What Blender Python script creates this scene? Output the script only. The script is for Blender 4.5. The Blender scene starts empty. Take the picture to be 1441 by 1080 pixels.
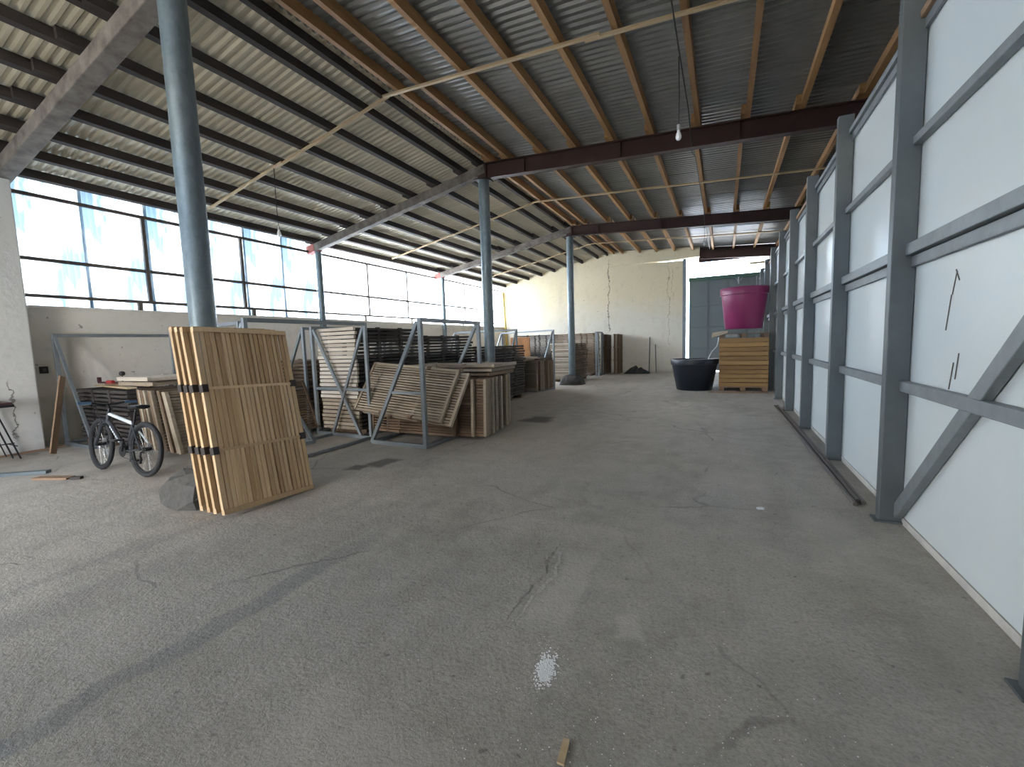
import bpy, math, random
from mathutils import Vector, Matrix, Quaternion
random.seed(7)
S = bpy.context.scene
COL = S.collection

# ------------------------------------------------------------------ camera
H = 1.5
F, CX, CY = 600.0, 720.5, 540.0
dy = Vector((1018 - CX, 475 - CY, F)).normalized()          # hall axis seen by the camera (x right, y down, z forward)
dn = Vector((925 - CX, 7088 - CY, F)); dn = (dn - dn.dot(dy) * dy).normalized()
rx = dn.cross(dy)
if rx.x < 0: rx = -rx
up = -dn
# world axes in camera space are rx, dy, up -> rows give the camera axes in the world
cam_right = Vector((rx.x, dy.x, up.x)); cam_down = Vector((rx.y, dy.y, up.y)); cam_fwd = Vector((rx.z, dy.z, up.z))
cd = bpy.data.cameras.new('camera'); cam = bpy.data.objects.new('camera', cd); COL.objects.link(cam)
cu = -cam_down; cb = -cam_fwd
cam.matrix_world = Matrix(((cam_right.x, cu.x, cb.x, 0), (cam_right.y, cu.y, cb.y, 0), (cam_right.z, cu.z, cb.z, H), (0, 0, 0, 1)))
cd.sensor_fit = 'HORIZONTAL'; cd.sensor_width = 36; cd.lens = 36 * F / 1441; cd.clip_end = 300; cd.clip_start = 0.05
S.camera = cam

# ------------------------------------------------------------------ sky, daylight, exposure
w = bpy.data.worlds.new('sky'); S.world = w; w.use_nodes = True
nt = w.node_tree; nt.nodes.clear()
out = nt.nodes.new('ShaderNodeOutputWorld'); bg = nt.nodes.new('ShaderNodeBackground')
tc = nt.nodes.new('ShaderNodeTexCoord'); nz = nt.nodes.new('ShaderNodeTexNoise'); rp = nt.nodes.new('ShaderNodeValToRGB')
nz.inputs['Scale'].default_value = 2.6; nz.inputs['Detail'].default_value = 5; nz.inputs['Roughness'].default_value = .55
mp = nt.nodes.new('ShaderNodeMapping'); mp.inputs['Scale'].default_value = (1, 1, 3.0); mp.inputs['Location'].default_value = (0.35, 0.1, 0.2)
nt.links.new(tc.outputs['Generated'], mp.inputs['Vector']); nt.links.new(mp.outputs['Vector'], nz.inputs['Vector'])
nt.links.new(nz.outputs['Fac'], rp.inputs['Fac'])
e = rp.color_ramp.elements
e[0].position = .40; e[0].color = (.36, .56, .84, 1); e[1].position = .56; e[1].color = (1.0, .955, .90, 1)
nt.links.new(rp.outputs['Color'], bg.inputs['Color']); bg.inputs['Strength'].default_value = 14.0
nt.links.new(bg.outputs['Background'], out.inputs['Surface'])

def portal(name, loc, rot, sx, sy):
    l = bpy.data.lights.new(name, 'AREA'); l.shape = 'RECTANGLE'; l.size = sx; l.size_y = sy; l.cycles.is_portal = True
    o = bpy.data.objects.new(name, l); o.location = loc; o.rotation_euler = rot; COL.objects.link(o); return o
portal('window_daylight', (-10.62, 8.4, 3.46), (0, -math.pi / 2, 0), 2.1, 23.6)     # faces +X
portal('gate_daylight', (0.1, 20.75, 4.42), (-math.pi / 2, 0, 0), 3.0, 0.8)         # faces -Y
portal('entrance_daylight', (-5.8, -3.6, 1.1), (math.pi / 2, 0, 0), 2.6, 2.2)      # faces +Y

S.view_settings.view_transform = 'Standard'; S.view_settings.look = 'None'
S.view_settings.exposure = 1.24; S.view_settings.gamma = 1.0; S.view_settings.use_curve_mapping = False
S.cycles.use_denoising = True
S.cycles.sample_clamp_indirect = 0; S.cycles.max_bounces = 10; S.cycles.diffuse_bounces = 6; S.cycles.transparent_max_bounces = 16

# ------------------------------------------------------------------ materials
def NL(m): return m.node_tree.nodes, m.node_tree.links
def mat(name, col, rough=.6, metal=0.0, var=.0, noise=0.0, scale=8.0, stretch=(1, 1, 1), bump=0.0, bscale=60.0, col2=None, spec=None, island=False, coord='Object'):
    """principled with optional per-object / per-island tone and noise mottling"""
    m = bpy.data.materials.new(name); m.use_nodes = True; N, L = NL(m)
    b = N['Principled BSDF']; b.inputs['Roughness'].default_value = rough; b.inputs['Metallic'].default_value = metal
    if spec is not None: b.inputs['Specular IOR Level'].default_value = spec
    col = tuple(col) + (1,) if len(col) == 3 else col
    c2 = (tuple(col2) + (1,)) if col2 else tuple(x * .55 for x in col[:3]) + (1,)
    t = N.new('ShaderNodeTexCoord'); mpn = N.new('ShaderNodeMapping'); mpn.inputs['Scale'].default_value = stretch
    L.new(t.outputs[coord], mpn.inputs['Vector'])
    src = None
    if noise > 0 or var > 0:
        n = N.new('ShaderNodeTexNoise'); n.inputs['Scale'].default_value = scale; n.inputs['Detail'].default_value = 6; n.inputs['Roughness'].default_value = .62
        oi = N.new('ShaderNodeObjectInfo'); geo = N.new('ShaderNodeNewGeometry')
        off = N.new('ShaderNodeVectorMath'); off.operation = 'ADD'
        sc = N.new('ShaderNodeMath'); sc.operation = 'MULTIPLY'; sc.inputs[1].default_value = 37.0
        L.new(oi.outputs['Random'], sc.inputs[0]); L.new(mpn.outputs['Vector'], off.inputs[0]); L.new(sc.outputs[0], off.inputs[1])
        L.new(off.outputs['Vector'], n.inputs['Vector'])
        # fac = 0.5 + noise*(n-.5)*2.4 + var*(rand-.5)
        a = N.new('ShaderNodeMath'); a.operation = 'MULTIPLY_ADD'; L.new(n.outputs['Fac'], a.inputs[0]); a.inputs[1].default_value = noise * 2.4; a.inputs[2].default_value = .5 - noise * 1.2
        r = oi.outputs['Random']
        if island:
            ad = N.new('ShaderNodeMath'); ad.operation = 'ADD'; L.new(oi.outputs['Random'], ad.inputs[0]); L.new(geo.outputs['Random Per Island'], ad.inputs[1])
            fr = N.new('ShaderNodeMath'); fr.operation = 'FRACT'; L.new(ad.outputs[0], fr.inputs[0]); r = fr.outputs[0]
        v = N.new('ShaderNodeMath'); v.operation = 'MULTIPLY_ADD'; L.new(r, v.inputs[0]); v.inputs[1].default_value = var; v.inputs[2].default_value = -var / 2
        s = N.new('ShaderNodeMath'); s.operation = 'ADD'; s.use_clamp = True; L.new(a.outputs[0], s.inputs[0]); L.new(v.outputs[0], s.inputs[1])
        mx = N.new('ShaderNodeMix'); mx.data_type = 'RGBA'; L.new(s.outputs[0], mx.inputs['Factor'])
        mx.inputs['A'].default_value = c2; mx.inputs['B'].default_value = col
        L.new(mx.outputs['Result'], b.inputs['Base Color'])
    else:
        b.inputs['Base Color'].default_value = col
    if bump > 0:
        bn = N.new('ShaderNodeTexNoise'); bn.inputs['Scale'].default_value = bscale; bn.inputs['Detail'].default_value = 4
        L.new(mpn.outputs['Vector'], bn.inputs['Vector'])
        bp = N.new('ShaderNodeBump'); bp.inputs['Strength'].default_value = bump; bp.inputs['Distance'].default_value = .02
        L.new(bn.outputs['Fac'], bp.inputs['Height']); L.new(bp.outputs['Normal'], b.inputs['Normal'])
    return m

M = {}
M['wood_new'] = mat('wood_new', (.74, .555, .34), .65, var=.95, noise=.3, scale=2.2, stretch=(1.2, 14, 14), col2=(.42, .275, .14), bump=.12, island=True)
M['tray_grey'] = mat('tray_grey', (.46, .39, .295), .8, var=.7, noise=.4, scale=3, stretch=(1, 10, 10), col2=(.22, .165, .115), bump=.15, island=True)
M['tray_brown'] = mat('tray_brown', (.25, .165, .10), .8, var=.7, noise=.4, scale=3, stretch=(1, 10, 10), col2=(.09, .058, .036), bump=.15, island=True)
M['tray_tan'] = mat('tray_tan', (.47, .39, .28), .8, var=.6, noise=.4, scale=3, stretch=(1, 10, 10), col2=(.27, .20, .13), bump=.15, island=True)
M['tray_pale'] = mat('tray_pale', (.72, .66, .56), .8, var=.6, noise=.4, scale=3, stretch=(10, 1, 10), col2=(.42, .35, .27), bump=.15, island=True)
M['tray_dark'] = mat('tray_dark', (.07, .058, .052), .75, var=.6, noise=.4, scale=3, stretch=(1, 10, 10), col2=(.022, .019, .019), bump=.15, island=True)
M['wood_light'] = mat('wood_light', (.60, .46, .28), .7, var=.4, noise=.4, scale=2, stretch=(1, 12, 12), col2=(.36, .24, .12), bump=.1)
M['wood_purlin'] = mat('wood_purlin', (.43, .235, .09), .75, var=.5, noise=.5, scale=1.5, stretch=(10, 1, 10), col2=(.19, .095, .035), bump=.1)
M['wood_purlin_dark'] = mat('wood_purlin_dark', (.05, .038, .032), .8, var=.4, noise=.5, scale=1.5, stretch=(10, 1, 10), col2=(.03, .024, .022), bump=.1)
M['wood_crate'] = mat('wood_crate', (.42, .245, .085), .6, var=.6, noise=.35, scale=3, stretch=(1, 12, 12), col2=(.22, .115, .038), bump=.08)
M['wood_old'] = mat('wood_old', (.38, .25, .16), .8, var=.5, noise=.4, scale=3, stretch=(1, 8, 8), col2=(.20, .12, .07), bump=.1)
M['galv'] = mat('galv', (.33, .37, .385), .42, .55, var=.1, noise=.5, scale=14, col2=(.20, .235, .25), bump=.05, bscale=80)
M['galv_col'] = mat('galv_col', (.185, .23, .25), .45, .35, noise=.9, scale=16, stretch=(1, 1, .5), col2=(.11, .145, .16), bump=.04)
M['rack'] = mat('rack', (.30, .335, .36), .45, .4, var=.4, noise=.4, scale=10, col2=(.17, .19, .205))
M['post_grey'] = mat('post_grey', (.135, .15, .15), .5, .35, noise=.6, scale=7, col2=(.10, .112, .112), bump=.05)
M['rail_grey'] = mat('rail_grey', (.27, .295, .30), .5, .3, var=.2, noise=.6, scale=7, col2=(.16, .175, .18), bump=.05)
M['rust'] = mat('rust', (.06, .024, .018), .6, .2, noise=.5, scale=5, col2=(.03, .014, .012), bump=.1)
M['beam_old'] = mat('beam_old', (.22, .195, .165), .75, 0, noise=.9, scale=4.5, col2=(.06, .045, .036), bump=.15, bscale=25)
M['beam_red'] = mat('beam_red', (.42, .12, .10), .7, 0, noise=.4, scale=8)
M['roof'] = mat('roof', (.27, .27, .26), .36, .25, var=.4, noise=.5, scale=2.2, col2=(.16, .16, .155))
M['roof_cream_lit'] = mat('roof_cream_lit', (.66, .605, .47), .45, 0, var=.35, noise=.4, scale=2.2, col2=(.50, .455, .35))  # left slope sheets, window light on them put into the paler colour
M['white_panel'] = mat('white_panel', (.69, .735, .73), .32, 0, var=.25, noise=.3, scale=3.0, stretch=(1, 1, .5), col2=(.64, .69, .685), bump=.05, bscale=240)
M['gate'] = mat('gate', (.13, .16, .17), .5, .2, var=.25, noise=.3, scale=3, col2=(.125, .155, .17))
M['gate_green'] = mat('gate_green', (.07, .15, .11), .6, 0, noise=.3, scale=6)
M['tub_black'] = mat('tub_black', (.007, .012, .022), .42, 0, noise=.3, scale=6)
M['tub_purple'] = mat('tub_purple', (.22, .018, .095), .42, 0, noise=.25, scale=4, col2=(.21, .02, .095))
M['rubber'] = mat('rubber', (.018, .019, .022), .75)
M['black_metal'] = mat('black_metal', (.02, .021, .024), .4, .4)
M['bike_frame'] = mat('bike_frame', (.045, .05, .06), .35, .3)
M['bike_white'] = mat('bike_white', (.62, .68, .74), .35)
M['grip_blue'] = mat('grip_blue', (.06, .12, .20), .5)
M['chrome'] = mat('chrome', (.55, .56, .58), .25, 1)
M['bracket'] = mat('bracket', (.03, .024, .022), .6)
M['concrete'] = mat('concrete', (.11, .106, .098), .9, noise=.7, scale=6, col2=(.05, .048, .045), bump=.6, bscale=18)
M['cardboard'] = mat('cardboard', (.42, .31, .21), .9, noise=.3, scale=5)
M['paper'] = mat('paper', (.60, .54, .42), .9, noise=.3, scale=5)
M['pipe'] = mat('pipe', (.17, .145, .125), .5, .4, noise=.5, scale=10)
M['cable'] = mat('cable', (.012, .012, .013), .6)
M['bulb'] = mat('bulb', (.8, .8, .78), .12)
M['socket'] = mat('socket', (.35, .34, .31), .5)
M['orange_board'] = mat('orange_board', (.36, .17, .055), .7, noise=.5, scale=4, col2=(.2, .085, .03))
M['red_paint'] = mat('red_paint', (.42, .04, .04), .5)
M['dark_red'] = mat('dark_red', (.075, .025, .03), .5)
M['tarp'] = mat('tarp', (.025, .03, .028), .7, noise=.4, scale=8)
M['powder'] = mat('powder', (.82, .82, .80), .95)
M['hose'] = mat('hose', (.55, .62, .66), .3)
M['yellow_wood'] = mat('yellow_wood', (.62, .46, .13), .7, noise=.3, scale=4)

def math_node(N, L, op, a, b=None, clamp=False):
    n = N.new('ShaderNodeMath'); n.operation = op; n.use_clamp = clamp
    for i, v in enumerate((a, b)):
        if v is None: continue
        if isinstance(v, (int, float)): n.inputs[i].default_value = v
        else: L.new(v, n.inputs[i])
    return n.outputs[0]
def mixc(N, L, fac, a, b):
    mx = N.new('ShaderNodeMix'); mx.data_type = 'RGBA'
    if isinstance(fac, (int, float)): mx.inputs['Factor'].default_value = fac
    else: L.new(fac, mx.inputs['Factor'])
    for k, v in (('A', a), ('B', b)):
        if isinstance(v, tuple): mx.inputs[k].default_value = v + (1,)
        else: L.new(v, mx.inputs[k])
    return mx.outputs['Result']
def noise_node(N, L, vec, scale, detail=6, rough=.6, stretch=None):
    if stretch:
        mpn = N.new('ShaderNodeMapping'); mpn.inputs['Scale'].default_value = stretch; L.new(vec, mpn.inputs['Vector']); vec = mpn.outputs['Vector']
    n = N.new('ShaderNodeTexNoise'); n.inputs['Scale'].default_value = scale; n.inputs['Detail'].default_value = detail; n.inputs['Roughness'].default_value = rough
    L.new(vec, n.inputs['Vector']); return n.outputs['Fac']
def ramp(N, L, fac, p0, p1, c0=0.0, c1=1.0):
    r = N.new('ShaderNodeMapRange'); r.inputs['From Min'].default_value = p0; r.inputs['From Max'].default_value = p1
    r.inputs['To Min'].default_value = c0; r.inputs['To Max'].default_value = c1; r.clamp = True
    L.new(fac, r.inputs['Value']); return r.outputs['Result']

def poly_mat(name, c_lo, c_hi, k):
    m = bpy.data.materials.new(name); m.use_nodes = True; N, L = NL(m); N.clear()
    o = N.new('ShaderNodeOutputMaterial'); tr = N.new('ShaderNodeBsdfTransparent'); tl = N.new('ShaderNodeBsdfTranslucent'); gl = N.new('ShaderNodeBsdfGlossy')
    t = N.new('ShaderNodeTexCoord'); n = N.new('ShaderNodeTexNoise'); n.inputs['Scale'].default_value = 1.3; n.inputs['Detail'].default_value = 6
    mpn = N.new('ShaderNodeMapping'); mpn.inputs['Scale'].default_value = (1, 2.5, .6)
    L.new(t.outputs['Object'], mpn.inputs['Vector']); L.new(mpn.outputs['Vector'], n.inputs['Vector'])
    r = N.new('ShaderNodeValToRGB'); r.color_ramp.elements[0].position = .42; r.color_ramp.elements[0].color = c_lo + (1,); r.color_ramp.elements[1].position = .6; r.color_ramp.elements[1].color = c_hi + (1,)
    L.new(n.outputs['Fac'], r.inputs['Fac'])
    lw = N.new('ShaderNodeLayerWeight'); lw.inputs['Blend'].default_value = .5      # steeper flanks of the corrugation pass less light
    den = ramp(N, L, lw.outputs['Facing'], .10, .48, k, k * .06)
    ml = N.new('ShaderNodeVectorMath'); ml.operation = 'SCALE'; L.new(r.outputs['Color'], ml.inputs[0]); L.new(den, ml.inputs['Scale'])
    L.new(ml.outputs[0], tr.inputs['Color'])
    m2 = N.new('ShaderNodeVectorMath'); m2.operation = 'SCALE'; L.new(r.outputs['Color'], m2.inputs[0]); m2.inputs['Scale'].default_value = k; L.new(m2.outputs[0], tl.inputs['Color'])
    a = N.new('ShaderNodeMixShader'); a.inputs[0].default_value = .93; L.new(tr.outputs[0], a.inputs[1]); L.new(tl.outputs[0], a.inputs[2])
    gl.inputs['Roughness'].default_value = .25
    b = N.new('ShaderNodeMixShader'); b.inputs[0].default_value = .05; L.new(a.outputs[0], b.inputs[1]); L.new(gl.outputs[0], b.inputs[2])
    L.new(b.outputs[0], o.inputs['Surface']); return m
M['poly'] = poly_mat('polycarbonate', (.80, .84, .88), (.98, .98, .98), .95)
M['poly_blue'] = poly_mat('polycarbonate_blue', (.06, .09, .115), (.40, .42, .43), .72)

def floor_mat():
    m = bpy.data.materials.new('floor_concrete'); m.use_nodes = True; N, L = NL(m); b = N['Principled BSDF']
    t = N.new('ShaderNodeTexCoord'); v = t.outputs['Object']
    sep = N.new('ShaderNodeSeparateXYZ')
    dn_ = N.new('ShaderNodeTexNoise'); dn_.inputs['Scale'].default_value = 2.2; dn_.inputs['Detail'].default_value = 5; L.new(v, dn_.inputs['Vector'])
    sub = N.new('ShaderNodeVectorMath'); sub.operation = 'SUBTRACT'; L.new(dn_.outputs['Color'], sub.inputs[0]); sub.inputs[1].default_value = (.5, .5, .5)
    scl = N.new('ShaderNodeVectorMath'); scl.operation = 'SCALE'; L.new(sub.outputs[0], scl.inputs[0]); scl.inputs['Scale'].default_value = .32
    add = N.new('ShaderNodeVectorMath'); add.operation = 'ADD'; L.new(v, add.inputs[0]); L.new(scl.outputs[0], add.inputs[1]); dv = add.outputs[0]
    L.new(dv, sep.inputs[0]); X, Y = sep.outputs['X'], sep.outputs['Y']
    big = noise_node(N, L, v, .55, 6, .6); mid = noise_node(N, L, v, 3.5, 8, .65); fine = noise_node(N, L, v, 55, 4, .7)
    streak = noise_node(N, L, v, 1.6, 5, .6, (1.6, .35, 1)); spots = noise_node(N, L, v, 16, 3, .5)
    c = mixc(N, L, ramp(N, L, big, .38, .62), (0.332, 0.307, 0.270), (0.461, 0.430, 0.388))
    c = mixc(N, L, ramp(N, L, mid, .38, .7), c, (0.493, 0.457, 0.409))
    c = mixc(N, L, ramp(N, L, streak, .5, .72, 0, .5), c, (0.278, 0.255, 0.225))
    c = mixc(N, L, ramp(N, L, fine, .42, .70, 0, .6), c, (0.235, 0.218, 0.159))
    c = mixc(N, L, ramp(N, L, spots, .68, .74, 0, .6), c, (0.105, 0.097, 0.092))
    pit = noise_node(N, L, v, 22, 6, .75); c = mixc(N, L, ramp(N, L, pit, .56, .72, 0, .7), c, (0.176, 0.164, 0.146)); c = mixc(N, L, ramp(N, L, pit, .40, .30, 0, .6), c, (0.528, 0.497, 0.449))
    # dusty concrete on the window side, window shine put into the paler colour
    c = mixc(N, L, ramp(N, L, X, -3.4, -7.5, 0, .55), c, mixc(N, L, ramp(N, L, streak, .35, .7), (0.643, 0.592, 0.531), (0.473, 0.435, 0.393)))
    hgt = math_node(N, L, 'ADD', math_node(N, L, 'MULTIPLY', mid, .9), math_node(N, L, 'ADD', math_node(N, L, 'MULTIPLY', fine, .3), math_node(N, L, 'MULTIPLY', pit, -.35)))
    def box(cx, cy, hx, hy, soft=.25):
        ax = math_node(N, L, 'DIVIDE', math_node(N, L, 'ABSOLUTE', math_node(N, L, 'SUBTRACT', X, cx)), hx)
        ay = math_node(N, L, 'DIVIDE', math_node(N, L, 'ABSOLUTE', math_node(N, L, 'SUBTRACT', Y, cy)), hy)
        return ramp(N, L, math_node(N, L, 'MAXIMUM', ax, ay), 1 + soft, 1 - soft)
    for cx, cy, hx, hy, k, cc in [(-2.5, .9, .075, 1.35, .55, (0.224, 0.222, 0.214)), (-4.1, 1.5, .07, .75, .4, (0.257, 0.244, 0.231)), (-3.6, -.2, .16, 2.0, .35, (0.278, 0.265, 0.250)),
                                  (-.45, 2.15, .07, .09, .55, (0.557, 0.519, 0.460)), (-.86, 2.4, .09, .42, .5, (0.537, 0.499, 0.440)), (-1.25, 3.1, .5, .16, .3, (0.537, 0.488, 0.429)),
                                  (.1, 4.9, .3, .35, .35, (0.537, 0.488, 0.429)), (-1.25, 1.0, .35, .22, .35, (0.557, 0.509, 0.451)), (.75, 3.7, .2, .5, .35, (0.537, 0.499, 0.429)),
                                  (-3.25, 7.7, .28, .32, .75, (0.062, 0.059, 0.058)), (-4.0, 4.15, .14, .2, .7, (0.053, 0.050, 0.046)), (-4.15, 3.85, .1, .1, .7, (0.053, 0.050, 0.046))]:  # dark patch past the standing row is a floor shadow painted in
        c = mixc(N, L, math_node(N, L, 'MULTIPLY', box(cx, cy, hx, hy), k), c, cc)
    trench = box(-1.02, 2.42, .03, .4, .35); hgt = math_node(N, L, 'SUBTRACT', hgt, math_node(N, L, 'MULTIPLY', trench, .5))
    vor = N.new('ShaderNodeTexVoronoi'); vor.feature = 'DISTANCE_TO_EDGE'; vor.inputs['Scale'].default_value = .42; L.new(dv, vor.inputs['Vector'])
    crack = ramp(N, L, vor.outputs['Distance'], .007, .002)
    crack = math_node(N, L, 'MULTIPLY', crack, ramp(N, L, noise_node(N, L, v, .9, 2), .48, .6))
    c = mixc(N, L, math_node(N, L, 'MULTIPLY', crack, .45), c, (0.114, 0.106, 0.096))
    hgt = math_node(N, L, 'SUBTRACT', hgt, math_node(N, L, 'MULTIPLY', crack, .12))
    L.new(c, b.inputs['Base Color']); L.new(ramp(N, L, big, .3, .7, .62, .85), b.inputs['Roughness']); b.inputs['Specular IOR Level'].default_value = .35
    bp = N.new('ShaderNodeBump'); bp.inputs['Strength'].default_value = .8; bp.inputs['Distance'].default_value = .03
    L.new(hgt, bp.inputs['Height']); L.new(bp.outputs['Normal'], b.inputs['Normal']); return m
M['floor'] = floor_mat()

def plaster_mat(name, hi, lo, z0, z1, cracks=(), axis='X', dirt=(.30, .27, .22)):
    """limewashed wall: two coats meeting at height z0..z1, stains, cracks at given places"""
    m = bpy.data.materials.new(name); m.use_nodes = True; N, L = NL(m); b = N['Principled BSDF']; b.inputs['Roughness'].default_value = .9
    t = N.new('ShaderNodeTexCoord'); v = t.outputs['Object']; sep = N.new('ShaderNodeSeparateXYZ'); L.new(v, sep.inputs[0])
    n1 = noise_node(N, L, v, .9, 6, .6); n2 = noise_node(N, L, v, 5, 6, .65); n3 = noise_node(N, L, v, 1.2, 5, .6, (1, 1, .25))
    zz = math_node(N, L, 'ADD', sep.outputs['Z'], math_node(N, L, 'MULTIPLY', math_node(N, L, 'SUBTRACT', n1, .5), 2.2))
    c = mixc(N, L, ramp(N, L, zz, z0, z1), lo, hi)
    c = mixc(N, L, ramp(N, L, n2, .52, .75, 0, .5), c, tuple(x * .78 for x in hi))
    c = mixc(N, L, ramp(N, L, n3, .58, .78, 0, .45), c, dirt)
    c = mixc(N, L, ramp(N, L, noise_node(N, L, v, 7, 2), .70, .74, 0, .7), c, (.22, .19, .16))
    c = mixc(N, L, ramp(N, L, math_node(N, L, 'ADD', sep.outputs['Z'], math_node(N, L, 'MULTIPLY', n2, .3)), .30, .10, 0, .6), c, (.22, .20, .18))
    hgt = n2
    wob = math_node(N, L, 'SUBTRACT', noise_node(N, L, v, 2.6, 5, .7), .5)
    for x0, za, zb, wd in cracks:
        d = math_node(N, L, 'ABSOLUTE', math_node(N, L, 'ADD', math_node(N, L, 'SUBTRACT', sep.outputs[axis], x0), math_node(N, L, 'MULTIPLY', wob, .5)))
        k = ramp(N, L, d, wd, wd * .3)
        k = math_node(N, L, 'MULTIPLY', k, math_node(N, L, 'MULTIPLY', ramp(N, L, sep.outputs['Z'], za, za + .1), ramp(N, L, sep.outputs['Z'], zb, zb - .1)))
        c = mixc(N, L, math_node(N, L, 'MULTIPLY', k, .8), c, (.09, .075, .06))
    L.new(c, b.inputs['Base Color'])
    bp = N.new('ShaderNodeBump'); bp.inputs['Strength'].default_value = .35; bp.inputs['Distance'].default_value = .03
    L.new(hgt, bp.inputs['Height']); L.new(bp.outputs['Normal'], b.inputs['Normal']); return m
M['plaster_far'] = plaster_mat('plaster_far', (.62, .545, .375), (.63, .60, .52), 2.0, 3.6, [(-4.85, 1.9, 5.3, .03), (-2.2, 1.2, 5.0, .012), (-2.05, 3.2, 4.6, .012)])
M['plaster_left'] = plaster_mat('plaster_left', (.74, .71, .64), (.72, .69, .63), 1.0, 2.0)
M['plaster_pier'] = plaster_mat('plaster_pier', (.62, .62, .60), (.66, .655, .63), 1.0, 2.0, [(2.25, .3, 2.0, .02), (2.5, .2, 1.2, .02), (2.05, 1.3, 2.6, .012)], 'Y')

# ------------------------------------------------------------------ mesh helpers
class MB:
    def __init__(s): s.v = []; s.f = []
    def box(s, c, d, q=None):
        """centre, full size, optional rotation matrix"""
        i = len(s.v)
        for sx in (-.5, .5):
            for sy in (-.5, .5):
                for sz in (-.5, .5):
                    p = Vector((sx * d[0], sy * d[1], sz * d[2]))
                    if q is not None: p = q @ p
                    s.v.append((p.x + c[0], p.y + c[1], p.z + c[2]))
        s.f += [tuple(i + k for k in q_) for q_ in ((0, 1, 3, 2), (4, 6, 7, 5), (0, 4, 5, 1), (2, 3, 7, 6), (0, 2, 6, 4), (1, 5, 7, 3))]
        return s
    def bx(s, x0, x1, y0, y1, z0, z1): return s.box(((x0 + x1) / 2, (y0 + y1) / 2, (z0 + z1) / 2), (abs(x1 - x0), abs(y1 - y0), abs(z1 - z0)))
    def bar(s, a, b, wd, ht, upv=(0, 0, 1)):
        a = Vector(a); b = Vector(b); z = (b - a); ln = z.length; z.normalize(); u = Vector(upv)
        if abs(u.dot(z)) > .98: u = Vector((0, 1, 0))
        x = u.cross(z).normalized(); y = z.cross(x)
        return s.box((a + b) / 2, (wd, ht, ln), Matrix((x, y, z)).transposed())
    def tube(s, pts, r, n=10, closed=False, cap=True):
        pts = [Vector(p) for p in pts]; k = len(pts); rs = r if isinstance(r, (list, tuple)) else [r] * k
        base = len(s.v); prev = None
        for i, p in enumerate(pts):
            if closed: d = pts[(i + 1) % k] - pts[i - 1]
            else: d = pts[min(i + 1, k - 1)] - pts[max(i - 1, 0)]
            d.normalize()
            if prev is None:
                u = Vector((0, 0, 1)) if abs(d.z) < .9 else Vector((1, 0, 0))
                x = u.cross(d).normalized()
            else:
                x = (prev - prev.dot(d) * d).normalized()
            prev = x; y = d.cross(x)
            for j in range(n):
                a = 2 * math.pi * j / n; q = p + (x * math.cos(a) + y * math.sin(a)) * rs[i]; s.v.append(tuple(q))
        m = k if closed else k - 1
        for i in range(m):
            for j in range(n):
                a = base + i * n + j; b = base + i * n + (j + 1) % n; c = base + ((i + 1) % k) * n + (j + 1) % n; d = base + ((i + 1) % k) * n + j
                s.f.append((a, b, c, d))
        if cap and not closed:
            s.f.append(tuple(base + j for j in reversed(range(n)))); s.f.append(tuple(base + (k - 1) * n + j for j in range(n)))
        return s
    def lathe(s, prof, n=40, c=(0, 0, 0)):
        base = len(s.v); k = len(prof)
        for r, z in prof:
            for j in range(n):
                a = 2 * math.pi * j / n; s.v.append((c[0] + r * math.cos(a), c[1] + r * math.sin(a), c[2] + z))
        for i in range(k - 1):
            for j in range(n):
                s.f.append((base + i * n + j, base + i * n + (j + 1) % n, base + (i + 1) * n + (j + 1) % n, base + (i + 1) * n + j))
        return s
    def mesh(s, name, smooth=False):
        me = bpy.data.meshes.new(name); me.from_pydata(s.v, [], s.f); me.update()
        if smooth:
            for p in me.polygons: p.use_smooth = True
            try: me.set_sharp_from_angle(angle=math.radians(40))
            except Exception: pass
        return me
    def obj(s, name, m, parent=None, smooth=False, bevel=0):
        return link(name, s.mesh(name, smooth), m, parent, bevel)
def link(name, me, m, parent=None, bevel=0):
    o = bpy.data.objects.new(name, me); COL.objects.link(o)
    if m is not None:
        mm = M[m] if isinstance(m, str) else m
        if not me.materials: me.materials.append(None)
        o.material_slots[0].link = 'OBJECT'; o.material_slots[0].material = mm
    if parent: o.parent = parent
    if bevel:
        md = o.modifiers.new('bevel', 'BEVEL'); md.width = bevel; md.segments = 2; md.limit_method = 'ANGLE'
    return o
def tag(o, label, cat=None, group=None, kind=None):
    o['label'] = label
    if cat: o['category'] = cat
    if group: o['group'] = group
    if kind: o['kind'] = kind
    return o
def thing(name, label, cat, loc=(0, 0, 0), rotz=0, group=None):
    o = bpy.data.objects.new(name, None); COL.objects.link(o); o.location = loc; o.rotation_euler = (0, 0, rotz); o.empty_display_size = .1
    return tag(o, label, cat, group)
def struct(o, label): o['kind'] = 'structure'; o['label'] = label; return o

# ------------------------------------------------------------------ room shell
XL, XR, YF, YB = -10.42, 1.27, 20.3, -3.4           # window wall, partition, far wall, entrance end
XRID = -4.82; PH = .15
def beam_top(x): return 5.47 - .067 * (x + 4.6) if x > XRID else 5.47 + .183 * (x - XRID)
PH = .15                                              # purlin height

def floor_grid():
    mb = MB(); mb.bx(-10.9, 4.8, YB - 6, YF + .6, -.12, 0); return mb
struct(floor_grid().obj('floor', 'floor'), 'worn grey concrete floor with stains and cracks')

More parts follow.
